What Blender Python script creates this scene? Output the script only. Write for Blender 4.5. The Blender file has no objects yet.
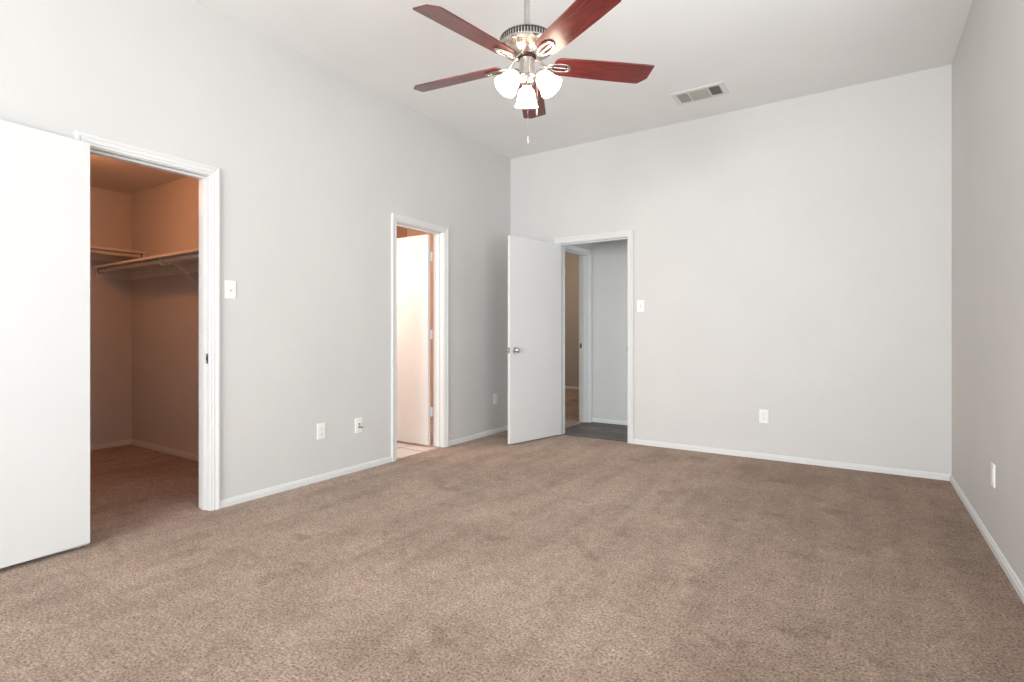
import bpy, bmesh, math, random
from mathutils import Vector, Matrix, Euler
random.seed(7)
PI = math.pi
scn = bpy.context.scene

# ------------------------------------------------------------------ camera
TH = 0.5799
cam_d = bpy.data.cameras.new('camera'); cam = bpy.data.objects.new('camera', cam_d)
scn.collection.objects.link(cam); scn.camera = cam
cam.location = (0, 0, 1.075); cam.rotation_euler = (PI/2, 0, TH)
cam_d.sensor_width = 36; cam_d.lens = 36*533.1/1024
cam_d.shift_y = -7.0/1024; cam_d.clip_start = 0.02

# ------------------------------------------------------------------ world, exposure
scn.view_settings.view_transform = 'Standard'; scn.view_settings.look = 'None'
scn.view_settings.gamma = 1; scn.view_settings.use_curve_mapping = False
scn.view_settings.exposure = 0.0
w = bpy.data.worlds.new('world'); scn.world = w; w.use_nodes = True
w.node_tree.nodes['Background'].inputs[0].default_value = (0.75, 0.87, 1, 1)
w.node_tree.nodes['Background'].inputs[1].default_value = 1.0

def area(name, loc, rot, sx, sy, power, col):
    l = bpy.data.lights.new(name, 'AREA'); l.shape = 'RECTANGLE'; l.size = sx; l.size_y = sy
    l.energy = power; l.color = col
    o = bpy.data.objects.new(name, l); scn.collection.objects.link(o); o.location = loc; o.rotation_euler = rot
    return o
def bulb(name, loc, power, col, r=0.04):
    l = bpy.data.lights.new(name, 'POINT'); l.energy = power; l.color = col; l.shadow_soft_size = r
    o = bpy.data.objects.new(name, l); scn.collection.objects.link(o); o.location = loc
    return o
# daylight through the three windows behind and beside the photographer
def daylight(name, loc, aim, sx, sy, power, col=(0.93, 0.97, 1.0)):
    o = area(name, loc, (0, 0, 0), sx, sy, power, col)
    o.rotation_euler = Vector(aim).to_track_quat('-Z', 'Y').to_euler(); return o
daylight('daylight_rear_window', (-1.00, -3.94, 1.60), (0, 1, 0), 2.9, 1.9, 192, (0.92, 0.97, 1.0))
daylight('daylight_side_window', (0.70, 1.80, 1.60), (-1, 0.45, 0), 1.8, 1.6, 19, (0.88, 0.96, 1.0))
# upward fill lights added at the unseen windows to brighten the ceiling
daylight('ceiling_fill_rear', (-1.00, -3.98, 1.20), (0, 1, 0.55), 2.9, 1.5, 168, (0.98, 0.99, 1.0))
daylight('ceiling_fill_side', (0.74, 1.80, 1.20), (-1, 0.35, 0.80), 1.8, 1.3, 42, (0.97, 0.99, 1.0))
# lamps of the side rooms; the hall has an added fill
bulb('closet_bulb', (-4.62, 1.38, 2.22), 14.5, (1.0, 0.35, 0.14), 0.04)
bulb('bathroom_bulb', (-4.45, 2.95, 1.75), 52, (1.0, 0.80, 0.69), 0.06)
bulb('far_room_bulb', (-4.6, 7.6, 2.3), 36, (1.0, 0.84, 0.72), 0.08)
bulb('hall_fill', (-0.85, 5.29, 1.0), 28, (0.85, 0.95, 1.0), 0.1)  # unseen cool fill, added to brighten the hall's far wall

# ------------------------------------------------------------------ materials
def mat(name, col, rough=0.5, metal=0.0, spec=0.5, coat=0.0):
    m = bpy.data.materials.new(name); m.use_nodes = True
    b = m.node_tree.nodes['Principled BSDF']
    b.inputs['Base Color'].default_value = (*col, 1); b.inputs['Roughness'].default_value = rough
    b.inputs['Metallic'].default_value = metal; b.inputs['Specular IOR Level'].default_value = spec
    b.inputs['Coat Weight'].default_value = coat
    return m
def nd(m, t, **kw):
    n = m.node_tree.nodes.new(t)
    for k, v in kw.items(): setattr(n, k, v)
    return n
def lk(m, a, b): m.node_tree.links.new(a, b)
def ramp(m, fac, stops):
    r = nd(m, 'ShaderNodeValToRGB'); e = r.color_ramp.elements
    while len(e) < len(stops): e.new(0.5)
    for k, (p, c) in enumerate(stops): e[k].position = p; e[k].color = (*c, 1)
    lk(m, fac, r.inputs[0]); return r.outputs[0]
def noise(m, vec, scale, detail=2, rough=0.5):
    n = nd(m, 'ShaderNodeTexNoise'); n.inputs['Scale'].default_value = scale
    n.inputs['Detail'].default_value = detail; n.inputs['Roughness'].default_value = rough
    if vec is not None: lk(m, vec, n.inputs['Vector'])
    return n.outputs['Fac']
def coords(m, scale=(1,1,1), rot=(0,0,0), kind='Object'):
    t = nd(m, 'ShaderNodeTexCoord'); mp = nd(m, 'ShaderNodeMapping')
    mp.inputs['Scale'].default_value = scale; mp.inputs['Rotation'].default_value = rot
    lk(m, t.outputs[kind], mp.inputs[0]); return mp.outputs[0]
def bump(m, h, strength, dist):
    b = nd(m, 'ShaderNodeBump'); b.inputs['Strength'].default_value = strength; b.inputs['Distance'].default_value = dist
    lk(m, h, b.inputs['Height']); lk(m, b.outputs[0], m.node_tree.nodes['Principled BSDF'].inputs['Normal'])
def mixc(m, fac, a, b, mode='MIX'):
    x = nd(m, 'ShaderNodeMix', data_type='RGBA', blend_type=mode)
    if isinstance(fac, float): x.inputs[0].default_value = fac
    else: lk(m, fac, x.inputs[0])
    for s, v in ((6, a), (7, b)):
        if isinstance(v, tuple): x.inputs[s].default_value = (*v, 1)
        else: lk(m, v, x.inputs[s])
    return x.outputs[2]
def base(m, out): lk(m, out, m.node_tree.nodes['Principled BSDF'].inputs['Base Color'])

def paint(name, col, rough=0.6, peel=0.10):
    m = mat(name, col, rough, spec=0.25)
    v = coords(m)
    base(m, ramp(m, noise(m, v, 2.2, 3), [(0.3, tuple(c*0.985 for c in col)), (0.7, tuple(min(1, c*1.015) for c in col))]))
    bump(m, noise(m, v, 95, 2), peel, 0.002)
    return m
M = {}
M['wall'] = paint('wall_paint', (0.610, 0.604, 0.588))
M['ceiling'] = paint('ceiling_paint', (0.82, 0.82, 0.81), peel=0.18)
M['tan_wall'] = paint('tan_wall_paint', (0.46, 0.40, 0.33))
M['peach_wall'] = paint('peach_wall_paint', (0.66, 0.43, 0.31))
M['trim'] = paint('trim_paint', (0.69, 0.695, 0.69), 0.35, 0.02)
M['door'] = paint('door_paint', (0.70, 0.705, 0.70), 0.45, 0.03)
M['plastic'] = mat('white_plastic', (0.82, 0.82, 0.80), 0.35)
M['slotgrey'] = mat('slot_grey', (0.16, 0.16, 0.155), 0.5)
M['plastic_shade'] = mat('shadowed_plastic', (0.55, 0.55, 0.53), 0.4)  # white plastic with shade put into its colour, for slot and screws
M['dark'] = mat('dark_slot', (0.03, 0.03, 0.03), 0.6)
M['nickel'] = mat('brushed_nickel', (0.52, 0.49, 0.46), 0.26, 1.0)
M['chrome'] = mat('chrome', (0.55, 0.55, 0.55), 0.18, 1.0)
M['bronze'] = mat('dark_collar', (0.05, 0.025, 0.02), 0.35, 0.6)
M['duct'] = mat('duct_dark', (0.05, 0.05, 0.045), 0.8)
M['louver'] = mat('vent_louver', (0.42, 0.40, 0.36), 0.5)
m = M['nickel']; v = coords(m, (1, 1, 60)); bump(m, noise(m, v, 30, 2), 0.05, 0.001)

# carpet: tufts, mottling and the streaks a vacuum cleaner leaves
m = M['carpet'] = mat('carpet', (0.3, 0.22, 0.17), 1.0, spec=0.0)
v = coords(m)
tuft = noise(m, v, 100, 5, 0.88); fine = noise(m, v, 300, 2, 0.6)
patch = noise(m, coords(m, (1.0, 1.0, 1), (0, 0, 0.5)), 1.5, 9, 0.74); mott = noise(m, v, 22, 3, 0.6)
streak = noise(m, coords(m, (7, 0.9, 1), (0, 0, 0.15)), 1.0, 3, 0.55)
c1 = ramp(m, tuft, [(0.395, (0.085, 0.055, 0.040)), (0.46, (0.395, 0.288, 0.225)), (0.54, (0.525, 0.398, 0.320)), (0.64, (0.80, 0.635, 0.525))])
c2 = ramp(m, patch, [(0.38, (0.82, 0.79, 0.76)), (0.58, (1.04, 1.03, 1.01))])
c3 = ramp(m, streak, [(0.36, (0.89, 0.875, 0.86)), (0.58, (1.03, 1.03, 1.03))])
c4 = ramp(m, fine, [(0.35, (0.78, 0.78, 0.78)), (0.65, (1.18, 1.18, 1.18))])
# tone darker towards the right with an uneven edge, and small trodden marks
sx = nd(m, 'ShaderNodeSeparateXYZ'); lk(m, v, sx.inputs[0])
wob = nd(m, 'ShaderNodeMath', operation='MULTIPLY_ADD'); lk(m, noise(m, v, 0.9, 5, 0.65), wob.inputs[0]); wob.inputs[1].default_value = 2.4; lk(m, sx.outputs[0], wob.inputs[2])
side_tone = ramp(m, wob.outputs[0], [(0.05, (1.0, 1.0, 1.0)), (0.75, (0.86, 0.83, 0.81))])
spot = ramp(m, noise(m, coords(m, (1, 1, 1), (0, 0, 0.9)), 4.2, 4, 0.6), [(0.33, (0.80, 0.78, 0.76)), (0.41, (1, 1, 1))])
c5 = ramp(m, mott, [(0.36, (0.88, 0.87, 0.86)), (0.62, (1.06, 1.06, 1.05))])
base(m, mixc(m, 1.0, mixc(m, 1.0, mixc(m, 1.0, mixc(m, 1.0, mixc(m, 1.0, mixc(m, 1.0, c1, side_tone, 'MULTIPLY'), spot, 'MULTIPLY'), c5, 'MULTIPLY'), c2, 'MULTIPLY'), c3, 'MULTIPLY'), c4, 'MULTIPLY'))
bump(m, tuft, 1.0, 0.010)
m.node_tree.nodes['Principled BSDF'].inputs['Sheen Weight'].default_value = 0.15

# dark wood planks of the hall
m = M['planks'] = mat('dark_planks', (0.06, 0.05, 0.045), 0.5, 0.0, 0.3)
br = nd(m, 'ShaderNodeTexBrick'); lk(m, coords(m), br.inputs['Vector'])
br.inputs['Color1'].default_value = (0.105, 0.092, 0.088, 1); br.inputs['Color2'].default_value = (0.065, 0.056, 0.054, 1)
br.inputs['Mortar'].default_value = (0.012, 0.01, 0.01, 1); br.inputs['Scale'].default_value = 1.0
br.inputs['Brick Width'].default_value = 1.1; br.inputs['Row Height'].default_value = 0.125; br.inputs['Mortar Size'].default_value = 0.003
gr = ramp(m, noise(m, coords(m, (2, 30, 1)), 3, 5, 0.6), [(0.36, (0.35, 0.35, 0.35)), (0.62, (2.0, 1.95, 1.9))])
base(m, mixc(m, 1.0, br.outputs[0], gr, 'MULTIPLY'))
# bathroom tile
m = M['tile'] = mat('white_tile', (0.7, 0.66, 0.62), 0.25)
br = nd(m, 'ShaderNodeTexBrick', offset=0.0); lk(m, coords(m), br.inputs['Vector'])
br.inputs['Color1'].default_value = (0.74, 0.70, 0.67, 1); br.inputs['Color2'].default_value = (0.70, 0.66, 0.63, 1)
br.inputs['Mortar'].default_value = (0.22, 0.20, 0.19, 1); br.inputs['Scale'].default_value = 1.0
br.inputs['Brick Width'].default_value = 0.305; br.inputs['Row Height'].default_value = 0.305; br.inputs['Mortar Size'].default_value = 0.006
base(m, br.outputs[0])
# cherry fan blades (grain along each blade's own x axis)
m = M['cherry'] = mat('cherry_wood', (0.2, 0.03, 0.02), 0.32, coat=0.35)
m.node_tree.nodes['Principled BSDF'].inputs['Coat Roughness'].default_value = 0.15
base(m, ramp(m, noise(m, coords(m, (3, 38, 3)), 2.5, 5, 0.6), [(0.28, (0.050, 0.008, 0.008)), (0.5, (0.125, 0.017, 0.015)), (0.74, (0.230, 0.034, 0.026))]))
# closet shelf: painted top and front
M['shelf'] = paint('shelf_paint', (0.76, 0.74, 0.71), 0.5, 0.03)
# lit frosted glass
m = M['shade'] = mat('lit_frosted_glass', (0.9, 0.88, 0.85), 0.4)
b = m.node_tree.nodes['Principled BSDF']
b.inputs['Emission Color'].default_value = (1.0, 0.80, 0.62, 1); b.inputs['Emission Strength'].default_value = 16.0
M['grey_plug'] = mat('grey_connector', (0.22, 0.22, 0.20), 0.45)

# ------------------------------------------------------------------ mesh helpers
def link(name, bm, m, parent=None, smooth=False, **props):
    me = bpy.data.meshes.new(name); bmesh.ops.recalc_face_normals(bm, faces=bm.faces[:]); bm.to_mesh(me); bm.free()
    if smooth:
        me.polygons.foreach_set('use_smooth', [True]*len(me.polygons))
        try: me.set_sharp_from_angle(angle=math.radians(35))
        except Exception: pass
    me.materials.append(m)
    o = bpy.data.objects.new(name, me); scn.collection.objects.link(o)
    if parent: o.parent = parent
    for k, val in props.items(): o[k] = val
    return o
def box(bm, lo, hi, bev=0.0, mtx=None):
    g = bmesh.ops.create_cube(bm, size=1)['verts']
    for q in g: q.co = Vector([(lo[k]+hi[k])/2 + q.co[k]*(hi[k]-lo[k]) for k in range(3)])
    if bev:
        es = list({e for q in g for e in q.link_edges})
        r = bmesh.ops.bevel(bm, geom=es, offset=bev, segments=2, affect='EDGES', profile=0.5)
        g = list({q for f in r['faces'] for q in f.verts} | {q for q in g if q.is_valid})
    if mtx is not None:
        for q in g: q.co = mtx @ q.co
    return g
def lathe(bm, prof, seg=32, mtx=None, cap=True):
    rings = []
    for r, z in prof:
        ring = []
        for k in range(seg):
            a = 2*PI*k/seg; c = Vector((r*math.cos(a), r*math.sin(a), z))
            ring.append(bm.verts.new(mtx @ c if mtx is not None else c))
        rings.append(ring)
    for a, b in zip(rings, rings[1:]):
        for k in range(seg): bm.faces.new((a[k], a[(k+1) % seg], b[(k+1) % seg], b[k]))
    if cap:
        bm.faces.new(rings[0][::-1]); bm.faces.new(rings[-1])
def tube(bm, pts, rad, seg=10, closed=False, flat=1.0, up=Vector((0, 0, 1))):
    pts = [Vector(p) for p in pts]; n = len(pts); rings = []
    for k, p in enumerate(pts):
        if closed: t = pts[(k+1) % n] - pts[k-1]
        else: t = pts[min(k+1, n-1)] - pts[max(k-1, 0)]
        t.normalize(); s = t.cross(up)
        if s.length < 1e-4: s = t.cross(Vector((1, 0, 0)))
        s.normalize(); u = s.cross(t)
        r = rad[k] if isinstance(rad, (list, tuple)) else rad
        rings.append([bm.verts.new(p + s*r*math.cos(2*PI*j/seg) + u*r*flat*math.sin(2*PI*j/seg)) for j in range(seg)])
    pairs = list(zip(rings, rings[1:])) + ([(rings[-1], rings[0])] if closed else [])
    for a, b in pairs:
        for j in range(seg): bm.faces.new((a[j], a[(j+1) % seg], b[(j+1) % seg], b[j]))
    if not closed: bm.faces.new(rings[0][::-1]); bm.faces.new(rings[-1])
def struct(name, boxes, m, label=None, **kw):
    bm = bmesh.new()
    for lo, hi in boxes: box(bm, lo, hi)
    o = link(name, bm, m, kind='structure', **kw)
    if label: o['label'] = label
    return o
def empty(name, loc, label=None, cat=None, group=None, kind=None, rot=(0, 0, 0)):
    o = bpy.data.objects.new(name, None); scn.collection.objects.link(o); o.location = loc; o.rotation_euler = rot
    o.empty_display_size = 0.1
    if label: o['label'] = label
    if cat: o['category'] = cat
    if group: o['group'] = group
    if kind: o['kind'] = kind
    return o

# ------------------------------------------------------------------ room numbers
XL, XR, YB, YR, H = -3.315, 0.554, 5.028, -3.80, 3.05
T = 0.12                       # wall thickness
XLo, YBo = XL-T, YB+T
DT = 2.035                     # inner height of door openings
CL = (1.10, 1.70)              # closet opening along y
BA = (3.262, 3.872)            # bathroom opening along y
EN = (-2.685, -1.930)          # hall opening along x
J = 0.018                      # jamb thickness
CX, CY0, CY1 = -5.97, 0.45, 2.325   # closet
BX, BY0 = -4.92, 2.445              # bathroom
HX, HY = -2.77, 6.00                # hall left wall, hall far wall
SD = (5.222, 5.920)                 # opening in the hall's left wall
CH = 2.44                      # lower ceilings

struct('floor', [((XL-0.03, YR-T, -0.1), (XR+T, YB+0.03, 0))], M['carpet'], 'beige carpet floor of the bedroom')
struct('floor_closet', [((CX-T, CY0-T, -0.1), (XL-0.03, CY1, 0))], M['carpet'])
struct('floor_bathroom', [((BX-T, BY0-0.12, -0.1), (XL-0.03, YB, -0.006))], M['tile'])
struct('floor_hall', [((HX-0.06, YB+0.03, -0.1), (XR+1.2, HY+T, -0.006))], M['planks'])
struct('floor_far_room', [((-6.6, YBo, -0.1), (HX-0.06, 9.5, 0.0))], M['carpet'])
struct('ceiling', [((XLo, YR-T, H), (XR+T, YBo, H+0.1))], M['ceiling'], 'flat white ceiling')
struct('ceiling_closet', [((CX-T, CY0-T, CH), (XLo, BY0, CH+0.1))], M['wall'])
struct('ceiling_bathroom', [((BX-T, BY0, CH), (XLo, YB+T, CH+0.1))], M['ceiling'])
struct('ceiling_hall', [((HX-T, YBo, CH), (XR+1.2, HY+T, CH+0.1))], M['wall'])
struct('ceiling_far_room', [((-6.6, YBo, H), (HX, 9.5, H+0.1))], M['tan_wall'])

struct('wall_left', [((XLo, YR-T, 0), (XL, CL[0]-J, H)), ((XLo, CL[0]-J, DT+J), (XL, CL[1]+J, H)),
                     ((XLo, CL[1]+J, 0), (XL, BA[0]-J, H)), ((XLo, BA[0]-J, DT+J), (XL, BA[1]+J, H)),
                     ((XLo, BA[1]+J, 0), (XL, YBo, H))], M['wall'], 'pale grey left wall with two doorways')
struct('wall_back', [((XL, YB, 0), (EN[0]-J, YBo, H)), ((EN[0]-J, YB, DT+J), (EN[1]+J, YBo, H)),
                     ((EN[1]+J, YB, 0), (XR+T, YBo, H))], M['wall'], 'pale grey back wall with the hall doorway')
W1 = (-2.45, 0.45, 0.60, 2.60)    # rear window x0 x1 z0 z1
W2 = (0.90, 2.70, 0.75, 2.40)      # side window y0 y1 z0 z1
struct('wall_right', [((XR, YR-T, 0), (XR+T, W2[0], H)), ((XR, W2[1], 0), (XR+T, YB, H)),
                      ((XR, W2[0], 0), (XR+T, W2[1], W2[2])), ((XR, W2[0], W2[3]), (XR+T, W2[1], H))], M['wall'], 'pale grey right wall')
struct('wall_rear', [((XL, YR-T, 0), (W1[0], YR, H)), ((W1[1], YR-T, 0), (XR, YR, H)),
                     ((W1[0], YR-T, 0), (W1[1], YR, W1[2])), ((W1[0], YR-T, W1[3]), (W1[1], YR, H))], M['wall'])
struct('wall_closet_left', [((CX-T, CY0-T, 0), (CX, BY0, CH))], M['wall'])
struct('wall_closet_right', [((CX, CY1, 0), (XLo, BY0, CH))], M['wall'])
struct('wall_closet_near', [((CX, CY0-T, 0), (XLo, CY0, CH))], M['wall'])
struct('wall_bathroom_left', [((BX-T, BY0, 0), (BX, YBo, CH))], M['peach_wall'])
struct('wall_bathroom_back', [((BX, YB, 0), (XLo, YBo, CH))], M['peach_wall'])
struct('wall_hall_far', [((HX-T, HY, 0), (XR+1.2, HY+T, CH))], M['wall'])
struct('wall_hall_left', [((HX-T, YBo, 0), (HX, SD[0]-J, CH)), ((HX-T, SD[0]-J, DT+J), (HX, SD[1]+J, CH)),
                          ((HX-T, SD[1]+J, 0), (HX, HY, CH))], M['wall'])
struct('wall_hall_right', [((XR+1.08, YBo, 0), (XR+1.2, HY, CH))], M['wall'])
struct('wall_hall_near', [((XR+T, YB, 0), (XR+1.08, YBo, CH))], M['wall'])
struct('wall_far_room_back', [((-6.6, 9.38, 0), (HX, 9.5, H))], M['tan_wall'])
struct('wall_far_room_left', [((-6.6, YBo, 0), (-6.48, 9.38, H))], M['tan_wall'])
struct('wall_far_room_right', [((HX-T, HY+T, 0), (HX, 9.38, H))], M['tan_wall'])

# windows out of view: frame, rails and sill
def window(n, along, fixed, sgn, a0, a1, z0, z1):
    o = empty('window_%d' % n, (0, 0, 0), kind='structure')
    def bx(bm, p0, p1, d0, d1, q0, q1):
        if along == 'x': box(bm, (p0, min(fixed+sgn*d0, fixed+sgn*d1), q0), (p1, max(fixed+sgn*d0, fixed+sgn*d1), q1))
        else: box(bm, (min(fixed+sgn*d0, fixed+sgn*d1), p0, q0), (max(fixed+sgn*d0, fixed+sgn*d1), p1, q1))
    bm = bmesh.new(); f = 0.04
    bx(bm, a0, a0+f, 0.06, 0.10, z0, z1); bx(bm, a1-f, a1, 0.06, 0.10, z0, z1)
    bx(bm, a0+f, a1-f, 0.06, 0.10, z0, z0+f); bx(bm, a0+f, a1-f, 0.06, 0.10, z1-f, z1)
    bx(bm, (a0+a1)/2-0.02, (a0+a1)/2+0.02, 0.06, 0.10, z0+f, z1-f)
    link('window_frame', bm, M['trim'], o)
    bm = bmesh.new(); bx(bm, a0-0.03, a1+0.03, -0.03, 0.0, z0-0.025, z0); bx(bm, a0, a1, 0, 0.06, z0-0.001, z0+0.004)
    link('window_sill', bm, M['trim'], o)
window(1, 'x', YR, -1, *W1); window(2, 'y', XR, 1, *W2)

# ------------------------------------------------------------------ casings, jambs, baseboards
CAS = [(0, 0), (0, .009), (.003, .0105), (.014, .0105), (.017, .014), (.021, .012), (.034, .014), (.042, .0185), (.050, .0185), (.055, .016), (.057, .011), (.057, 0)]
def casing(bm, P, a0, a1, zt, rev=0.005, z0=0.0):
    """P(along, z, out) -> point; opening a0..a1, top zt"""
    a0, a1, zt = a0-rev, a1+rev, zt+rev
    rows = []
    for w_, t_ in CAS:
        rows.append([bm.verts.new(P(*c)) for c in ((a0-w_, z0, t_), (a0-w_, zt+w_, t_), (a1+w_, zt+w_, t_), (a1+w_, z0, t_))])
    for r, s in zip(rows, rows[1:]):
        for k in range(3): bm.faces.new((r[k], r[k+1], s[k+1], s[k]))
    bm.faces.new([r[0] for r in rows]); bm.faces.new([r[3] for r in rows][::-1])
BASE = [(0, .013), (.030, .013), (.033, .0095), (.041, .009), (.047, .004), (.047, 0), (0, 0)]
def baseb(bm, P, a0, a1):
    rows = [[bm.verts.new(P(a, z, t)) for a in (a0, a1)] for z, t in BASE]
    for r, s in zip(rows, rows[1:]+rows[:1]): bm.faces.new((r[0], r[1], s[1], s[0]))
    bm.faces.new([r[0] for r in rows]); bm.faces.new([r[1] for r in rows][::-1])
PL = lambda a, z, t: Vector((XL+t, a, z))
PLo = lambda a, z, t: Vector((XLo-t, a, z))
PB = lambda a, z, t: Vector((a, YB-t, z))
PBo = lambda a, z, t: Vector((a, YBo+t, z))
PR = lambda a, z, t: Vector((XR-t, a, z))
PREAR = lambda a, z, t: Vector((a, YR+t, z))
PH = lambda a, z, t: Vector((HX+t, a, z))
PHo = lambda a, z, t: Vector((HX-T-t, a, z))
E_ = 0.062
def bb(name, runs, m='trim'):
    bm = bmesh.new()
    for P, a0, a1 in runs: baseb(bm, P, a0, a1)
    return link(name, bm, M[m], kind='structure')
bb('baseboard_left', [(PL, YR, CL[0]-E_), (PL, CL[1]+E_, BA[0]-E_), (PL, BA[1]+E_, YB)])
bb('baseboard_back', [(PB, XL+.013, EN[0]-E_), (PB, EN[1]+E_, XR)])
bb('baseboard_right', [(PR, YR, YB-.013)])
bb('baseboard_rear', [(PREAR, XL+.013, XR-.013)])
bb('baseboard_closet', [(lambda a, z, t: Vector((CX+t, a, z)), CY0, CY1), (lambda a, z, t: Vector((a, CY1-t, z)), CX+.013, XLo),
                        (lambda a, z, t: Vector((a, CY0+t, z)), CX+.013, XLo)])
bb('baseboard_hall', [(lambda a, z, t: Vector((a, HY-t, z)), HX, XR+1.08)])
bb('baseboard_far_room', [(lambda a, z, t: Vector((a, 9.38-t, z)), -6.48, HX-T)])

def frame(n, label, Pin, Pout, a0, a1, depth_in, stop_d, strike=None):
    """door frame in a wall: Pin/Pout give the two wall faces; depth runs from Pin's face (t=0) inwards (negative t)"""
    o = empty('trim_%d' % n, (0, 0, 0), kind='structure'); o['label'] = label
    def bxw(bm, p, q, bev=0.0):
        A, B = Pin(*p), Pin(*q)
        box(bm, [min(A[k], B[k]) for k in range(3)], [max(A[k], B[k]) for k in range(3)], bev)
    bm = bmesh.new(); casing(bm, Pin, a0, a1, DT); link('door_casing', bm, M['trim'], o)
    if Pout: bm = bmesh.new(); casing(bm, Pout, a0, a1, DT, z0=0.0); link('door_casing', bm, M['trim'], o)
    bm = bmesh.new()
    bxw(bm, (a0-J, 0, 0), (a0, DT, -T)); bxw(bm, (a1, 0, 0), (a1+J, DT, -T)); bxw(bm, (a0-J, DT, 0), (a1+J, DT+J, -T))
    link('door_jamb', bm, M['trim'], o)
    bm = bmesh.new(); s0, s1 = stop_d
    bxw(bm, (a0, 0, s0), (a0+.011, DT-.011, s1)); bxw(bm, (a1-.011, 0, s0), (a1, DT-.011, s1)); bxw(bm, (a0, DT-.011, s0), (a1, DT, s1))
    link('door_stop', bm, M['trim'], o)
    if strike:
        side, d0, d1, zc = strike
        bm = bmesh.new(); x = a0 if side < 0 else a1; e = 0.0015 if side < 0 else -0.0015
        bxw(bm, (x, zc-.030, d0), (x+e, zc+.030, d1))
        so = link('strike_plate', bm, M['nickel'], o)
        bm = bmesh.new(); bxw(bm, (x+e, zc-.013, min(d0, 0)-.008), (x+e*1.4, zc+.013, d1+.006)); link('latch_hole', bm, M['dark'], so)
    return o
frame(1, 'white moulded casing around the closet doorway', PL, PLo, CL[0], CL[1], T, (-.040, -.075), (1, -.005, -.034, .925))
frame(2, 'white moulded casing around the bathroom doorway', PL, PLo, BA[0], BA[1], T, (-.045, -.080), (-1, -.085, -.113, .93))
frame(3, 'white moulded casing around the hall doorway', PB, PBo, EN[0], EN[1], T, (-.040, -.075), (1, .013, -.034, .93))
frame(4, 'white moulded casing of the doorway off the hall', PH, PHo, SD[0], SD[1], T, (-.045, -.080), (1, -.085, -.113, .93))

# ------------------------------------------------------------------ doors
def knob(parent, x, z, face, sgn):
    """round knob on a slab face; slab runs along local x, thickness along y"""
    R = Matrix.Translation((x, face, z)) @ Matrix.Rotation(-sgn*PI/2, 4, 'X')
    bm = bmesh.new()
    lathe(bm, [(.032, 0), (.032, .004), (.027, .009), (.014, .011), (.011, .020), (.012, .028), (.020, .033), (.026, .041), (.027, .050), (.022, .058), (.012, .061)], 28, R)
    return link('door_knob', bm, M['chrome'], parent, smooth=True)
def hinges(parent, x, y, zs, sx=1):
    for z in zs:
        bm = bmesh.new()
        lathe(bm, [(.006, z-.045), (.006, z+.045)], 12, Matrix.Translation((x, y, 0)))
        box(bm, (min(x, x+sx*.03), y-.001, z-.044), (max(x, x+sx*.03), y+.001, z+.044))
        link('hinge', bm, M['plastic'] if parent.name == 'door_2' else M['nickel'], parent, smooth=True)
def door(n, label, loc, rot, width, yo=0.0, knob_z=.918, wall_knob=True, mat_='door', bot=.014, top=2.026):
    """local x from hinge edge to free edge, slab thickness from y=yo to yo+.035"""
    o = empty('door_%d' % n, loc, kind='structure', rot=(0, 0, rot)); o['label'] = label
    bm = bmesh.new(); box(bm, (0, yo, bot), (width, yo+.035, top), 0.0015)
    link('door_panel', bm, M[mat_], o)
    knob(o, width-.062, knob_z, yo, -1); 
    if wall_knob: knob(o, width-.062, knob_z, yo+.035, 1)
    bm = bmesh.new(); box(bm, (width-.0005, yo+.005, knob_z-.028), (width+.0015, yo+.030, knob_z+.028))
    box(bm, (width, yo+.011, knob_z-.008), (width+.009, yo+.024, knob_z+.008), .002)
    link('latch_plate', bm, M['chrome'], o)
    return o
# closet door, folded back along the left wall
a = math.radians(-94.5+8.9)
d1 = door(1, 'white flush closet door folded back against the left wall', (-3.284, 1.080, 0), math.atan2(-1, .075), .595, 0.0, wall_knob=False, bot=.024, top=2.036)
hinges(d1, -.004, -.006, (.25, 1.05, 1.82))
# bathroom door, open square into the bathroom
d2 = door(2, 'white flush bathroom door standing open inside the bathroom', (-3.456, 3.845, 0), PI, .600, 0.0)
hinges(d2, -.012, -.010, (.33, 1.07, 1.82), 1)
# hall door, open into the bedroom near the corner
d3 = door(3, 'white flush hall door open into the bedroom corner, with a round chrome knob', (-2.657, 5.010, 0), math.atan2(-.730, -.166), .750, -.035)
hinges(d3, -.006, -.041, (.25, 1.05, 1.82))

# ------------------------------------------------------------------ switches and outlets
def placed(name, label, cat, origin, ex, group=None):
    """thing whose local x runs along the wall, local y out of the wall, z up"""
    o = empty(name, origin, label, cat, group); o.rotation_euler = (0, 0, ex); return o
def plate_mesh(o, w_=.072, h_=.116):
    bm = bmesh.new(); g = box(bm, (-w_/2, 0, -h_/2), (w_/2, .006, h_/2))
    es = [e for e in bm.edges if all(q.co.y > .003 for q in e.verts)]
    bmesh.ops.bevel(bm, geom=es, offset=.0035, segments=2, affect='EDGES')
    return link('cover_plate', bm, M['plastic'], o)
def screw(o, x, z, y=.006):
    bm = bmesh.new(); lathe(bm, [(.0032, 0), (.0032, .0008), (.002, .0014)], 12, Matrix.Translation((x, y, z)) @ Matrix.Rotation(-PI/2, 4, 'X'))
    link('screw', bm, M['plastic_shade'], o)
def light_switch(label, origin, ex):
    o = placed('light_switch', label, 'light switch', origin, ex); plate_mesh(o)
    bm = bmesh.new(); box(bm, (-.006, .006, -.013), (.006, .0068, .013)); link('toggle_slot', bm, M['plastic_shade'], o)
    bm = bmesh.new(); box(bm, (-.0045, 0, -.009), (.0045, .017, .0), .001, Matrix.Translation((0, .004, .004)) @ Matrix.Rotation(math.radians(28), 4, 'X'))
    link('toggle', bm, M['plastic'], o)
    screw(o, 0, .030); screw(o, 0, -.030)
    return o
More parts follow.
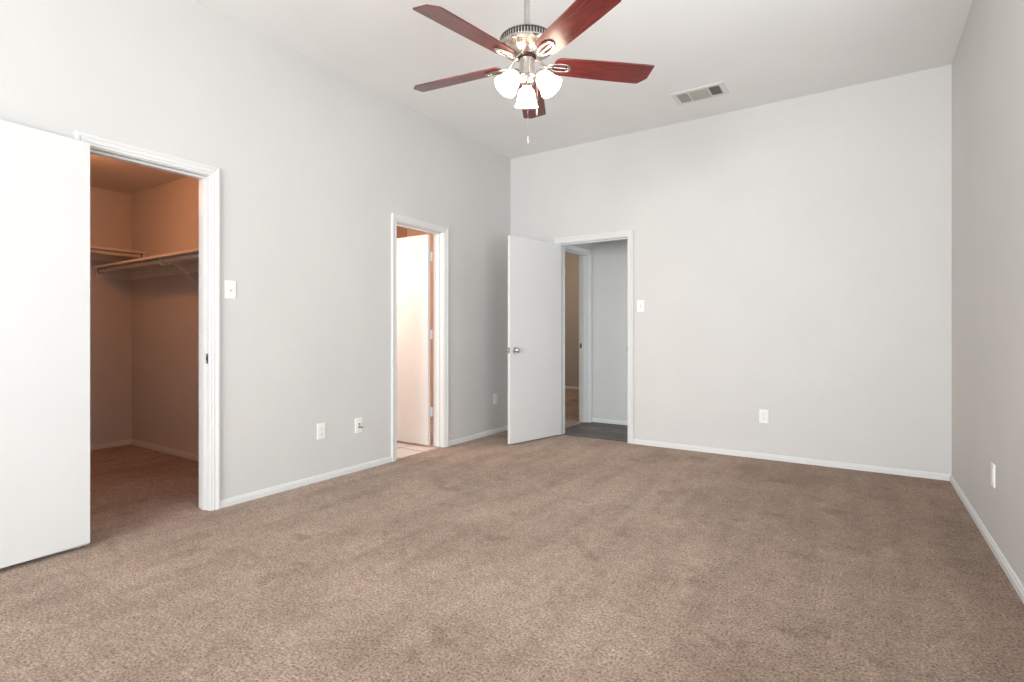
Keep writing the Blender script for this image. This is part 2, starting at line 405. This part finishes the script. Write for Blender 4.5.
def outlet(label, origin, ex, plug=False):
    o = placed('wall_outlet', label, 'outlet', origin, ex); plate_mesh(o)
    for zc in (.0195, -.0195):
        bm = bmesh.new(); box(bm, (-.0165, .006, zc-.014), (.0165, .0078, zc+.014), .0007)
        s = link('socket', bm, M['plastic'], o)
        bm = bmesh.new()
        box(bm, (-.0085, .0078, zc-.003), (-.0065, .0082, zc+.007)); box(bm, (.0060, .0078, zc-.002), (.0080, .0082, zc+.006))
        lathe(bm, [(.0028, 0), (.0028, .0005)], 10, Matrix.Translation((0, .0078, zc-.008)) @ Matrix.Rotation(-PI/2, 4, 'X'))
        link('slots', bm, M['slotgrey'], s)
    screw(o, 0, 0)
    return o
EL, EB, ER = -PI/2, PI, PI/2     # local +y out of the left / back / right wall
light_switch('white toggle switch on the left wall beside the closet doorway', (XL, 1.831, 1.353), EL)
light_switch('small white toggle switch on the back wall right of the hall doorway', (-1.795, YB, 1.348), EB)
outlet('white outlet low on the left wall, the one nearer the closet', (XL, 2.504, .363), EL)
outlet('white outlet low on the left wall in the corner behind the open hall door', (XL, 4.734, .371), EL)
outlet('white outlet low on the plain back wall', (-.702, YB, .367), EB)
outlet('white outlet low on the right wall, seen almost edge-on', (XR, 3.548, .369), ER)
# cable plate with the connector sticking out
o = placed('cable_plate', 'white cable wall plate with a dark connector sticking out, next to bathroom doorway', 'wall plate', (XL, 2.853, .355), EL)
plate_mesh(o); screw(o, 0, .042); screw(o, 0, -.042)
bm = bmesh.new(); lathe(bm, [(.0075, 0), (.0075, .004), (.005, .004), (.005, .012)], 6, Matrix.Translation((0, .006, .012)) @ Matrix.Rotation(-PI/2, 4, 'X'))
link('cable_jack', bm, M['grey_plug'], o)
bm = bmesh.new(); lathe(bm, [(.009, 0), (.009, .009), (.0055, .011), (.0055, .024), (.0070, .026), (.0070, .036), (.003, .038)], 14, Matrix.Translation((0, .006, -.012)) @ Matrix.Rotation(-PI/2, 4, 'X'))
link('connector', bm, M['grey_plug'], o, smooth=True)

# ------------------------------------------------------------------ ceiling vent
vx0, vx1, vy0, vy1 = -1.315, -.905, 4.388, 4.632
o = empty('ceiling_vent', ((vx0+vx1)/2, (vy0+vy1)/2, H), 'rectangular white louvered air vent in the ceiling', 'vent')
wx, wy = (vx1-vx0)/2, (vy1-vy0)/2
bm = bmesh.new(); b_ = .038
def fr(bm, x0, x1, y0, y1, z0, z1): box(bm, (x0, y0, z0), (x1, y1, z1), .0015)
fr(bm, -wx, wx, -wy, -wy+b_, -.007, 0); fr(bm, -wx, wx, wy-b_, wy, -.007, 0)
fr(bm, -wx, -wx+b_, -wy+b_, wy-b_, -.007, 0); fr(bm, wx-b_, wx, -wy+b_, wy-b_, -.007, 0)
ix0, ix1, iy = -wx+b_, wx-b_, wy-b_
dx1, dx2 = ix0+(ix1-ix0)*.27, ix0+(ix1-ix0)*.73
link('frame', bm, M['trim'], o)
for d in (dx1, dx2):
    bm = bmesh.new(); fr(bm, d-.005, d+.005, -iy, iy, -.007, -.001); link('divider', bm, M['trim'], o)
bm = bmesh.new(); box(bm, (ix0, -iy, -.0012), (ix1, iy, -.0002)); link('duct_opening', bm, M['duct'], o)
for x0, x1, mode in ((ix0, dx1-.005, -1), (dx1+.005, dx2-.005, 0), (dx2+.005, ix1, 1)):
    n = 7 if mode else 10
    for k in range(n):
        bm = bmesh.new()
        if mode == 0:
            yc = -iy + (k+.5)*2*iy/n
            mt = Matrix.Translation(((x0+x1)/2, yc, -.006)) @ Matrix.Rotation(math.radians(-38), 4, 'X')
            box(bm, (-(x1-x0)/2, -.0085, -.0006), ((x1-x0)/2, .0085, .0006), 0, mt)
        else:
            xc = x0 + (k+.5)*(x1-x0)/n
            mt = Matrix.Translation((xc, 0, -.006)) @ Matrix.Rotation(math.radians(40*mode), 4, 'Y')
            box(bm, (-.0065, -iy, -.0006), (.0065, iy, .0006), 0, mt)
        link('louver', bm, M['louver'], o)

# ------------------------------------------------------------------ closet shelves and rods
def bracket(parent, P, sh, depth):
    """P(a, out, z): bracket under a shelf at out=0 wall; arm, brace, wall strap and rod hook"""
    bm = bmesh.new(); z = sh-.020
    tube(bm, [P(0, .004, z), P(0, depth*.55, z-.002), P(0, depth-.03, z-.004)], .0055, 8, flat=.6)
    tube(bm, [P(0, .010, z-.175), P(0, depth*.37, z-.084), P(0, depth*.72, z-.006)], .0065, 8)
    tube(bm, [P(0, .003, z+.0), P(0, .003, z-.10), P(0, .003, z-.20)], .008, 8, flat=.5)
    hk = []
    for k in range(13):
        t = math.radians(80 - k*21); hk.append(P(0, depth-.050+.028*math.cos(t), z-.030+.028*math.sin(t)))
    tube(bm, [P(0, depth-.045, z-.004)] + hk, .0065, 8)
    tube(bm, [P(0, depth-.03, z-.004), P(0, depth+.004, z-.002), P(0, depth+.006, z+.012)], .0042, 8)
    return link('bracket', bm, M['trim'], parent, smooth=True)
SR = 1.705   # right shelf top
o = empty('closet_shelf', ((CX+XLo)/2, CY1, SR), 'lower closet shelf with hanging rod and angled bracket on the right closet wall', 'shelf', rot=(0, 0, 0))
inv = Matrix.Translation(o.location).inverted()
def cl(bm, lo, hi, bev=0.0): box(bm, lo, hi, bev, inv)
bm = bmesh.new(); cl(bm, (CX+.002, CY1-.315, SR-.019), (XLo-.06, CY1-.001, SR), .002); link('shelf_board', bm, M['shelf'], o)
bm = bmesh.new(); cl(bm, (CX+.002, CY1-.019, SR-.105), (XLo-.06, CY1, SR-.019), .002)
cl(bm, (CX, CY1-.30, SR-.105), (CX+.019, CY1-.019, SR-.019), .002); link('support_cleat', bm, M['shelf'], o)
bm = bmesh.new(); tube(bm, [inv @ Vector((CX+.02, CY1-.265, SR-.040)), inv @ Vector((XLo-.06, CY1-.265, SR-.040))], .0165, 14); link('hanging_rod', bm, M['shelf'], o, smooth=True)
for bxp in (-4.71,):
    bracket(o, lambda a, out, z, bxp=bxp: inv @ Vector((bxp+a, CY1-out, z)), SR, .315)
bm = bmesh.new(); lathe(bm, [(.028, 0), (.028, .006), (.020, .012)], 20, inv @ Matrix.Translation((CX+.019, CY1-.265, SR-.040)) @ Matrix.Rotation(PI/2, 4, 'Y')); link('rod_socket', bm, M['nickel'], o, smooth=True)
SLf = 1.852  # left shelf top
o = empty('closet_shelf', (CX, (CY0+CY1)/2, SLf), 'upper closet shelf along the far left closet wall, higher than the lower one', 'shelf')
inv = Matrix.Translation(o.location).inverted()
bm = bmesh.new(); cl(bm, (CX+.001, CY0+.002, SLf-.019), (CX+.305, CY1-.002, SLf), .002); link('shelf_board', bm, M['shelf'], o)
bm = bmesh.new(); cl(bm, (CX, CY0+.002, SLf-.085), (CX+.019, CY1-.019, SLf-.019), .002); cl(bm, (CX, CY1-.019, SLf-.085), (CX+.30, CY1, SLf-.019), .002); link('support_cleat', bm, M['shelf'], o)
bm = bmesh.new(); tube(bm, [inv @ Vector((CX+.250, CY0+.01, SLf-.040)), inv @ Vector((CX+.250, CY1-.02, SLf-.040))], .0165, 14); link('hanging_rod', bm, M['shelf'], o, smooth=True)
bm = bmesh.new(); lathe(bm, [(.028, 0), (.028, .006), (.020, .012)], 20, inv @ Matrix.Translation((CX+.250, CY1-.019, SLf-.040)) @ Matrix.Rotation(PI/2, 4, 'X')); link('rod_socket', bm, M['nickel'], o, smooth=True)

# ------------------------------------------------------------------ ceiling fan
fwd = Vector((-math.sin(TH), math.cos(TH), 0)); rgt = Vector((math.cos(TH), math.sin(TH), 0))
FD, FU = 2.700, 527.0
FX = fwd*FD + rgt*((FU-512)/533.1*FD)
BH = 2.440                       # blade height
fan = empty('ceiling_fan', (FX.x, FX.y, 0), 'five-blade cherry wood ceiling fan with three lit frosted glass shades', 'ceiling fan')
fan.rotation_euler = (0, 0, TH)   # local x is to the right of the photographer, local y away
bm = bmesh.new(); lathe(bm, [(.070, H), (.070, H-.012), (.062, H-.040), (.040, H-.062), (.020, H-.068)], 36); link('canopy', bm, M['nickel'], fan, smooth=True)
bm = bmesh.new(); lathe(bm, [(.0135, H-.066), (.0135, 2.63)], 20); link('downrod', bm, M['nickel'], fan, smooth=True)
bm = bmesh.new()
lathe(bm, [(.014, 2.667), (.018, 2.642), (.022, 2.617), (.060, 2.598), (.112, 2.580), (.132, 2.570), (.138, 2.562), (.129, 2.560), (.129, 2.534), (.138, 2.532), (.139, 2.524), (.135, 2.517),
           (.124, 2.514), (.108, 2.511), (.090, 2.506), (.074, 2.498), (.062, 2.488), (.054, 2.478)], 56)
mh = link('motor_housing', bm, M['nickel'], fan, smooth=True)
bm = bmesh.new(); n = 56
for k in range(n):
    a = 2*PI*k/n; box(bm, (.128, -.0026, 2.535), (.1335, .0026, 2.559), .0006, Matrix.Rotation(a, 4, 'Z'))
link('vent_fins', bm, M['nickel'], mh)
bm = bmesh.new(); lathe(bm, [(.1296, 2.5345), (.1296, 2.5595)], 56, cap=False); link('vent_band', bm, M['dark'], mh)
bm = bmesh.new(); lathe(bm, [(.050, 2.486), (.051, 2.480), (.048, 2.471), (.036, 2.466)], 40); link('rotor_collar', bm, M['bronze'], fan, smooth=True)
bm = bmesh.new()
lathe(bm, [(.034, 2.468), (.039, 2.463), (.0385, 2.398), (.043, 2.384), (.043, 2.376), (.036, 2.371), (.036, 2.350), (.028, 2.338), (.012, 2.330), (.006, 2.318), (.004, 2.313)], 40)
link('switch_housing', bm, M['nickel'], fan, smooth=True)
# blades
A0, PITCH = math.radians(12.0), math.radians(-13.5)
def blade_outline():
    pts = [(.140, -.030), (.148, -.050), (.168, -.060), (.30, -.064), (.50, -.069), (.662, -.071), (.668, -.066),
           (.668, .022), (.665, .030), (.630, .069), (.622, .071), (.50, .069), (.30, .064), (.168, .060), (.148, .050), (.140, .030)]
    return pts
def make_blade():
    bm = bmesh.new(); o_ = blade_outline()
    lo = [bm.verts.new((x, y, 0)) for x, y in o_]; f = bm.faces.new(lo)
    r = bmesh.ops.extrude_face_region(bm, geom=[f]); vs = [g for g in r['geom'] if isinstance(g, bmesh.types.BMVert)]
    for q in vs: q.co.z += .0065
    es = [e for e in bm.edges if abs(e.verts[0].co.z-e.verts[1].co.z) < 1e-6]
    bmesh.ops.bevel(bm, geom=es, offset=.0012, segments=1, affect='EDGES')
    return bm
def make_iron():
    bm = bmesh.new()
    # arm from the rotor, dipping down to the underside of the blade
    tube(bm, [(.045, 0, .036), (.062, 0, .031), (.080, .003, .014), (.096, .002, -.002), (.110, 0, -.006), (.130, 0, -.007)],
         [.010, .009, .008, .008, .009, .009], 10, flat=.7)
    # long oval loop lying under the blade root
    loop = []
    for k in range(32):
        t = 2*PI*k/32; loop.append((.168+.060*math.cos(t), .026*math.sin(t)*(1+.12*math.cos(t)), -.006))
    tube(bm, loop, .0062, 8, closed=True, flat=.7)
    tube(bm, [(.110, 0, -.006), (.17, 0, -.006), (.224, 0, -.0055)], [.006, .0045, .0055], 8, flat=.6)
    for sx, sy in ((.135, .0), (.205, .0)):
        lathe(bm, [(.006, -.0115), (.007, -.009), (.007, -.004)], 12, Matrix.Translation((sx, sy, 0)))
    return bm
blade0 = iron0 = None
for k in range(5):
    ang = A0 + k*2*PI/5
    if blade0 is None:
        ir = iron0 = link('blade_iron', make_iron(), M['nickel'], fan, smooth=True)
        bl = blade0 = link('fan_blade', make_blade(), M['cherry'], fan)
    else:
        ir = iron0.copy(); bl = blade0.copy()
        for q in (ir, bl): scn.collection.objects.link(q); q.parent = fan
    for q in (ir, bl):
        q.location = (0, 0, BH); q.rotation_mode = 'XYZ'
    mt = Matrix.Translation((0, 0, BH)) @ Matrix.Rotation(ang, 4, 'Z') @ Matrix.Rotation(math.radians((-1.0, 0, .5, 1.0, -1.6)[k]), 4, 'Y') @ Matrix.Rotation(PITCH, 4, 'X')
    bl.matrix_local = mt; ir.matrix_local = mt
# light kit: three bell shades, one pointing away from the photographer
for k, az in enumerate((90, 211, 334)):
    az = math.radians(az); tilt = math.radians(38 if k else 30)
    d = Vector((math.cos(az), math.sin(az), 0))
    ax = (d*math.sin(tilt) + Vector((0, 0, -math.cos(tilt)))).normalized()
    p0 = d*(.057, .057, .063)[k] + Vector((0, 0, 2.372 if k == 0 else 2.386))
    bm = bmesh.new()
    tube(bm, [d*.028+Vector((0, 0, 2.370)), d*.042+Vector((0, 0, 2.378)), d*.050+Vector((0, 0, 2.377)), p0], [.007, .007, .008, .011], 10)
    R = Matrix.Translation(p0) @ ax.to_track_quat('Z', 'Y').to_matrix().to_4x4()
    lathe(bm, [(.010, -.008), (.019, -.004), (.0225, .004), (.0225, .026), (.019, .028)], 24, R)
    arm = link('lamp_socket', bm, M['nickel'], fan, smooth=True)
    bm = bmesh.new()
    prof = [(.0205, .020), (.030, .025), (.038, .034), (.0435, .048), (.0465, .064), (.049, .080), (.053, .095), (.0585, .108), (.0615, .114),
            (.0590, .1135), (.050, .095), (.046, .080), (.0435, .064), (.0405, .048), (.035, .036), (.0205, .024)]
    lathe(bm, prof, 40, R, cap=False)
    link('lamp_shade', bm, M['shade'], fan, smooth=True)
    bm = bmesh.new(); lathe(bm, [(.010, .026), (.012, .036), (.023, .052), (.027, .068), (.022, .084), (.009, .092)], 20, R)
    link('light_bulb', bm, M['shade'], arm, smooth=True)
# pull chains
def chain(x, y, z0, z1, pend):
    bm = bmesh.new(); n = int((z0-z1)/.0045)
    for k in range(n):
        bmesh.ops.create_icosphere(bm, subdivisions=1, radius=.0016, matrix=Matrix.Translation((x, y, z0-k*.0045)))
    c = link('pull_chain', bm, M['nickel'], fan)
    bm = bmesh.new(); lathe(bm, [(.0015, z1), (.004, z1-.006), (.0042, z1-.020), (.0055, z1-.030), (.0045, z1-.036), (.002, z1-.038)], 14, Matrix.Translation((x, y, 0)))
    link('chain_pendant', bm, pend, c, smooth=True)
chain(.004, -.030, 2.395, 2.065, M['louver'])
chain(.052, .020, 2.392, 2.225, M['nickel'])
